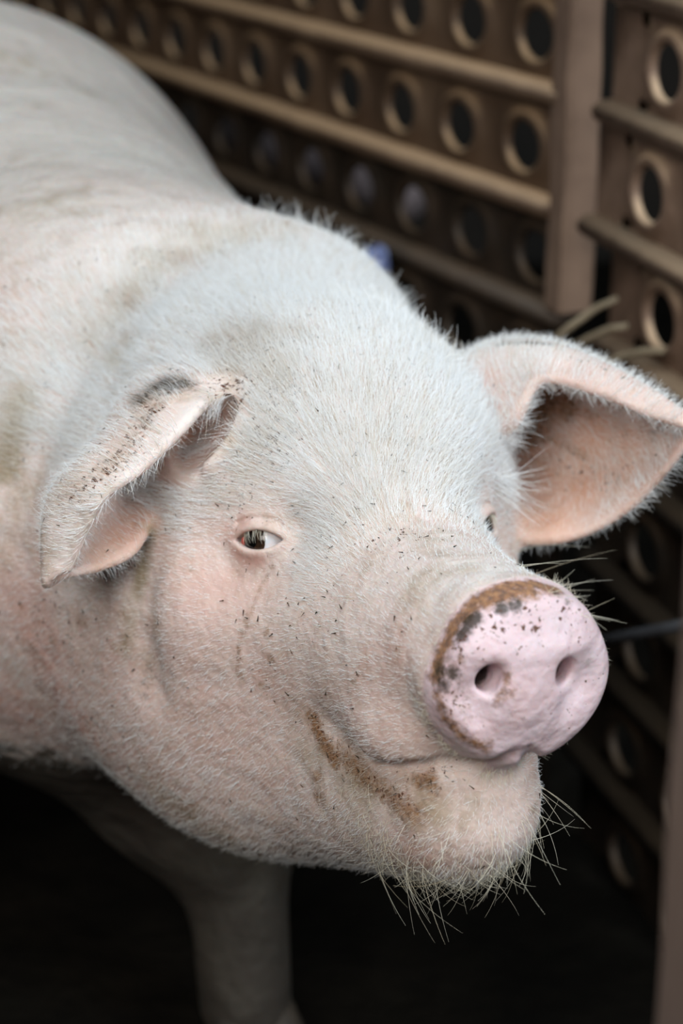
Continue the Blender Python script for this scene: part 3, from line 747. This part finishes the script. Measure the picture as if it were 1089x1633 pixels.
# --- bristles
def hair_mat(name, stops, rough=.45, trans=.0):
    t = NT(name); hi = t.n('ShaderNodeHairInfo')
    ta = t.n('ShaderNodeAttribute', attribute_name='tint')
    t.l(t.mix(1.0, t.ramp(hi.outputs['Random'], stops), ta.outputs['Color'], 'MULTIPLY'), t.b.inputs['Base Color']); t.b.inputs['Roughness'].default_value = rough
    t.b.inputs['Specular IOR Level'].default_value = .3
    return t.m
m_hair = hair_mat('white_bristle', [(0, (.90, .91, .92)), (.7, (.95, .96, .97)), (.93, (.84, .79, .70)), (1, (.55, .45, .33))])
m_hair2 = hair_mat('yellow_bristle', [(0, (.72, .66, .5)), (.7, (.80, .76, .64)), (1, (.5, .4, .25))])
m_fleck = hair_mat('dark_fleck', [(0, (.02, .014, .008)), (1, (.09, .055, .03))], .8)
def curves_obj(name, P, rad, mat, label=None, tint=None):
    """P: (n strands, k points, 3) world"""
    n, k = P.shape[:2]; hc = bpy.data.hair_curves.new(name); hc.add_curves([k] * n)
    hc.attributes['position'].data.foreach_set('vector', P.astype(np.float32).ravel())
    ra = hc.attributes.get('radius') or hc.attributes.new('radius', 'FLOAT', 'POINT')
    prof = np.linspace(1, .25, k)[None] * np.asarray(rad).reshape(-1, 1)
    ra.data.foreach_set('value', prof.astype(np.float32).ravel())
    tc = np.ones((n, 4), np.float32)
    if tint is not None: tc[:, :3] = tint
    hc.attributes.new('tint', 'FLOAT_COLOR', 'CURVE').data.foreach_set('color', tc.ravel())
    hc.materials.append(mat); o = bpy.data.objects.new(name, hc); col().objects.link(o); o.parent = pig
    o['kind'] = 'stuff'
    if label: o['label'] = label
    return o
me.calc_loop_triangles()
tri = np.empty(len(me.loop_triangles) * 3, np.int32); me.loop_triangles.foreach_get('vertices', tri); tri = tri.reshape(-1, 3)
nrm = np.empty(len(VL) * 3, np.float32); me.vertices.foreach_get('normal', nrm); nrmL = nrm.reshape(-1, 3) @ RH
tarea = np.linalg.norm(np.cross(VL[tri[:, 1]] - VL[tri[:, 0]], VL[tri[:, 2]] - VL[tri[:, 0]]), axis=1) / 2
EARW = np.zeros(len(VL), np.float32)                      # 1 on the ears
for ear in (ear_R, ear_L):
    s = np.nonzero(((VL > ear.lo - .01) & (VL < ear.hi + .01)).all(1))[0]
    for i in s:
        r = ear.bvh.find_nearest(tuple(VL[i]))
        if r[3] < .0075: EARW[i] = 1
eyeW = np.minimum(np.linalg.norm((VL - EP), axis=1), np.linalg.norm(VL - EP * [1, -1, 1], axis=1))
def sample(dens, n):
    w = tarea * dens[tri].mean(1); w = w / w.sum(); idx = rng.choice(len(tri), n, p=w)
    r1, r2 = rng.random(n), rng.random(n); f = r1 + r2 > 1; r1[f], r2[f] = 1 - r1[f], 1 - r2[f]
    b = np.stack([1 - r1 - r2, r1, r2], 1); T = tri[idx]
    p = (VL[T] * b[..., None]).sum(1); nn = (nrmL[T] * b[..., None]).sum(1); nn /= np.linalg.norm(nn, axis=1, keepdims=True)
    return p, nn, T[:, 0]
def stain_shade_tint(vi):
    n = len(vi); r = rng.random((n, 1)); c = np.ones((n, 3))
    for ch, colr, g in ((OLIVE, (.58, .45, .26), .6), (BROWN, (.42, .24, .11), 1.1), (DARK, (.09, .065, .045), 1.1), (SPECK, (.62, .54, .44), .35)):
        w = np.clip((PAINT[vi, ch][:, None] - .22) * 1.3 * g * (.35 + 1.1 * r), 0, 1); c = c * (1 - w) + np.array(colr) * w
    return c
WH = to_loc(ray(600, 880)[0])
def flow(p):
    u = p[:, 1]; f = (p - WH) * np.array([1.0, 1.0, .8]); f[:, 0] -= .05 + np.clip(p[:, 0] - .02, 0, .2) * 1.2; f /= np.linalg.norm(f, axis=1, keepdims=True)
    lower = smooth((-.06 - p[:, 2]) / .08)[:, None]
    f = f * (1 - lower) + np.stack([np.full(len(p), -.75), u * 2, np.full(len(p), -.8)], 1) * lower
    return f
def grow(p, nn, length, lift, bend, jitter, k=5, fl=None):
    """strands in local space: lift = angle off the skin, bend = how far they lie down towards the tip"""
    f = flow(p) if fl is None else fl
    f = f + rng.normal(0, jitter, f.shape) * np.linalg.norm(f, axis=1, keepdims=True)
    tg = f - nn * (f * nn).sum(1, keepdims=True); tg /= np.maximum(np.linalg.norm(tg, axis=1, keepdims=True), 1e-6)
    P = np.empty((len(p), k, 3)); P[:, 0] = p - nn * .0004; cur = P[:, 0].copy()
    lift = np.asarray(lift) + rng.normal(0, .12, len(p)); L = np.asarray(length)[:, None] / (k - 1)
    curl = rng.normal(0, .15 + 9 * np.clip(np.asarray(length) - .015, 0, .05), len(p))[:, None]; bi = np.cross(nn, tg)
    for i in range(1, k):
        a = (lift - bend * (i - 1) / (k - 1))[:, None]
        d = tg * np.cos(a) + nn * np.sin(a) + bi * curl * i / k
        cur = cur + d * L; P[:, i] = cur
    return to_world(P)
if HAIR:
    x, u, z = VL[:, 0], VL[:, 1], VL[:, 2]; rr = np.linalg.norm(VL - np.array([-.06, 0, -.05]), axis=1)
    headw = smooth((.42 - rr) / .2); disc = PAINT[:, DISC]
    fore = smooth((z + .035) / .05) * smooth((.10 - x) / .06) * headw
    eyem = smooth((eyeW - .0145) / .010) * smooth((np.linalg.norm((VL - CAV) @ RCAV / np.array([.042, .0245, .040]), axis=1) - .98) / .3)
    dens = (.08 + 1.1 * fore + .48 * headw) * smooth((.8 - rr) / .3) * (1 - disc) * (1 - np.clip(EXTRA[:, 1] * 1.2, 0, 1)) * eyem * (1 - .55 * EARW) * (1 - .5 * PAINT[:, INEAR])
    p, nn, vi = sample(dens, 180000)
    Lh = (.0065 + .0115 * fore[vi] - .0015 * (1 - headw[vi]) + .003 * smooth((-.11 - p[:, 2]) / .06)) * rng.uniform(.6, 1.35, len(p)) * (1 - .35 * EARW[vi]) * (.25 + .75 * smooth((eyeW[vi] - .018) / .05))
    lift = .30 + .10 * fore[vi]
    curves_obj('coat', grow(p, nn, Lh, lift, .25, .22), rng.uniform(.00008, .00016, len(p)), m_hair, 'short white bristle coat', stain_shade_tint(vi))
    # chin beard
    dens = smooth((x - .07) / .06) * smooth((-.105 - z) / .04) * smooth((.10 - np.abs(u)) / .04) * (1 - disc) * (.35 + .65 * smooth((x - .10) / .05))
    p, nn, vi = sample(dens, 1500)
    fl = np.stack([np.full(len(p), .10), p[:, 1] * 3, np.full(len(p), -1.0)], 1)
    long = rng.random(len(p)) ** 5 * smooth((p[:, 0] - .12) / .05)
    curves_obj('chin_bristles', grow(p, nn, (.005 + .004 * rng.random(len(p))) + .034 * long, .30 + .35 * rng.random(len(p)), .5, .5, 7, fl), .00009 + .00006 * long, m_hair2, 'long pale bristles under the chin')
    # rim of the snout
    dens = ((disc > .02) & (disc < .9) & (np.hypot(q[:, 1], q[:, 2]) > .044)).astype(float) * (.3 + smooth(u / .03) + smooth(-q[:, 2] / .03))
    p, nn, vi = sample(dens, 420)
    fl = p - DC; fl = fl - DN * (fl @ DN)[:, None] + DN * .006
    curves_obj('snout_bristles', grow(p, nn, rng.uniform(.004, .010, len(p)), .75, .3, .3, 5, fl), np.full(len(p), .00011), m_hair2, 'short stiff bristles round the snout rim')
    # crest of the neck
    cw = []
    for px, py in ((455, 352), (500, 362), (540, 385), (580, 415), (620, 460), (650, 495), (690, 535), (720, 560), (745, 560)):
        w, _ = ray(px - 8, py + 20)
        if w is not None: cw.append(to_loc(w))
    dcr = polyline(VLf, cw); dens = np.exp(-(dcr / .03) ** 2) * (1 - EARW)
    p, nn, vi = sample(dens, 800)
    curves_obj('crest_bristles', grow(p, nn, rng.uniform(.008, .027, len(p)), .95, .45, .6, 6), np.full(len(p), .00018), m_hair, 'upright pale bristles along the neck crest')
    # ear fringes
    S = []; D = []
    for ear in (ear_R, ear_L):
        for j in (0, -1):
            e = ear.S[:, j]; inn = ear.S[:, 4 if j == 0 else -5]
            for _ in range(260):
                i = rng.integers(6, len(e)); S.append(e[i]); D.append(e[i] - inn[i])
    S = np.array(S); D = np.array(D); D /= np.linalg.norm(D, axis=1, keepdims=True)
    fl = np.cross(D, rng.normal(0, 1, D.shape)); nnD = D
    curves_obj('ear_fringe', grow(S, nnD, rng.uniform(.006, .014, len(S)), 1.0, .4, .2, 5, fl * .3 + np.array([-.2, 0, -.2])), np.full(len(S), .00008), m_hair, 'fine white fringe along the ear edges')
    # tuft inside the near ear and long hairs in front of the far ear
    def tuft(name, pxs, n, rpx, length, dirpx, spread, rad, mat, label, lift=.5, bend=.2):
        Ps, Ns, Fs = [], [], []
        for _ in range(n):
            bx, by = pxs[rng.integers(len(pxs))]
            w, nw = ray(bx + rng.normal(0, rpx), by + rng.normal(0, rpx))
            if w is None: continue
            l = to_loc(w)
            if np.linalg.norm(l) > .33: continue
            Ps.append(l); Ns.append(nw @ RH)
            dv = np.array([dirpx[0] + rng.normal(0, spread), -dirpx[1] + rng.normal(0, spread), dirpx[2] + rng.normal(0, spread)])
            Fs.append(np.stack([A0, U0, N0], 1).T @ dv)
        Ps, Ns, Fs = np.array(Ps), np.array(Ns), np.array(Fs)
        Lr = rng.uniform(length[0], length[1], len(Ps))
        return curves_obj(name, grow(Ps, Ns, Lr, lift, bend, .1, 8, Fs), np.full(len(Ps), rad), mat, label)
    tuft('ear_tuft', [(345, 650), (350, 675), (335, 700), (320, 715), (355, 640), (300, 720)], 420, 9, (.012, .026), (-1, .25, .3), .25, .00012, m_hair, 'white hairs growing across the near ear opening', .55)
    tuft('ear_tuft', [(785, 770), (795, 765), (800, 780), (790, 760)], 75, 8, (.022, .052), (1, .22, .1), .2, .00013, m_hair, 'long white hairs in front of the far ear', .75, -.1)
    tuft('ear_tuft', [(805, 700), (815, 660), (800, 730), (835, 600)], 160, 9, (.010, .025), (.5, .6, .4), .4, .00011, m_hair, 'white hairs at the mouth of the far ear', .5)
    tuft('cheek_whiskers', [(300, 830), (250, 830), (330, 800), (820, 870), (828, 890), (835, 905), (815, 850)], 26, 10, (.025, .06), (.8, -.1, .2), .35, .00013, m_hair2, 'long stray cheek whiskers', .6)
    tuft('muzzle_whiskers', [(955, 1130), (965, 1100), (940, 1160), (880, 945), (905, 955), (930, 980), (870, 942)], 22, 5, (.012, .034), (.9, .1, .1), .45, .00013, m_hair2, 'long whiskers standing off the snout', .7)
    tuft('muzzle_whiskers', [(590, 1385), (640, 1390), (680, 1388), (830, 1290), (800, 1330), (860, 1260), (880, 1230)], 34, 8, (.03, .055), (.4, .9, .1), .35, .00014, m_hair2, 'long whiskers hanging from the jaw', .7)
    # lashes
    Pl = []
    for sg in (-1, 1):
        mir = np.array([1, sg, 1])
        for kx in np.linspace(-.0125, .0075, 20):
            w_, h_ = .0182, .0064; R_ = (w_ * w_ + h_ * h_) / (2 * h_)
            y0 = math.sqrt(max(R_ ** 2 - kx ** 2, 0)) - (R_ - h_) + .0012
            zz = math.sqrt(max((ER + .0016) ** 2 - kx ** 2 - y0 ** 2, 1e-8)); pts = []
            kk = kx + rng.normal(0, .0006); Ln = rng.uniform(.008, .0125); sl = .12 + rng.normal(0, .1)
            for i in range(7):
                f = i / 6; pts.append((EC + EX * (kk + sl * Ln * f) + EY * (y0 - Ln * f * (.9 - .1 * f)) + EZ * (zz + .0022 * math.sin(f * 2.6) + .0012 * f)) * mir)
            Pl.append(pts)
    curves_obj('eyelashes', to_world(np.array(Pl)), np.full(len(Pl), .00011), m_hair2, 'straight pale lashes over the eyes')
    # flecks of dirt and straw caught in the coat
    dens = (fore * .6 + PAINT[:, SPECK] * 2.0 + .15 * headw) * (1 - disc) * eyem * (1 - .5 * EARW)
    p, nn, vi = sample(dens, 800)
    P = grow(p + nn * .002, nn, rng.uniform(.0015, .0045, len(p)), np.zeros(len(p)), 0, 1.2, 4)
    curves_obj('dirt_flecks', P, rng.uniform(.00025, .0006, len(p)), m_fleck, 'dark flecks of dirt caught in the coat')
print('done', round(time.time() - T0, 1))
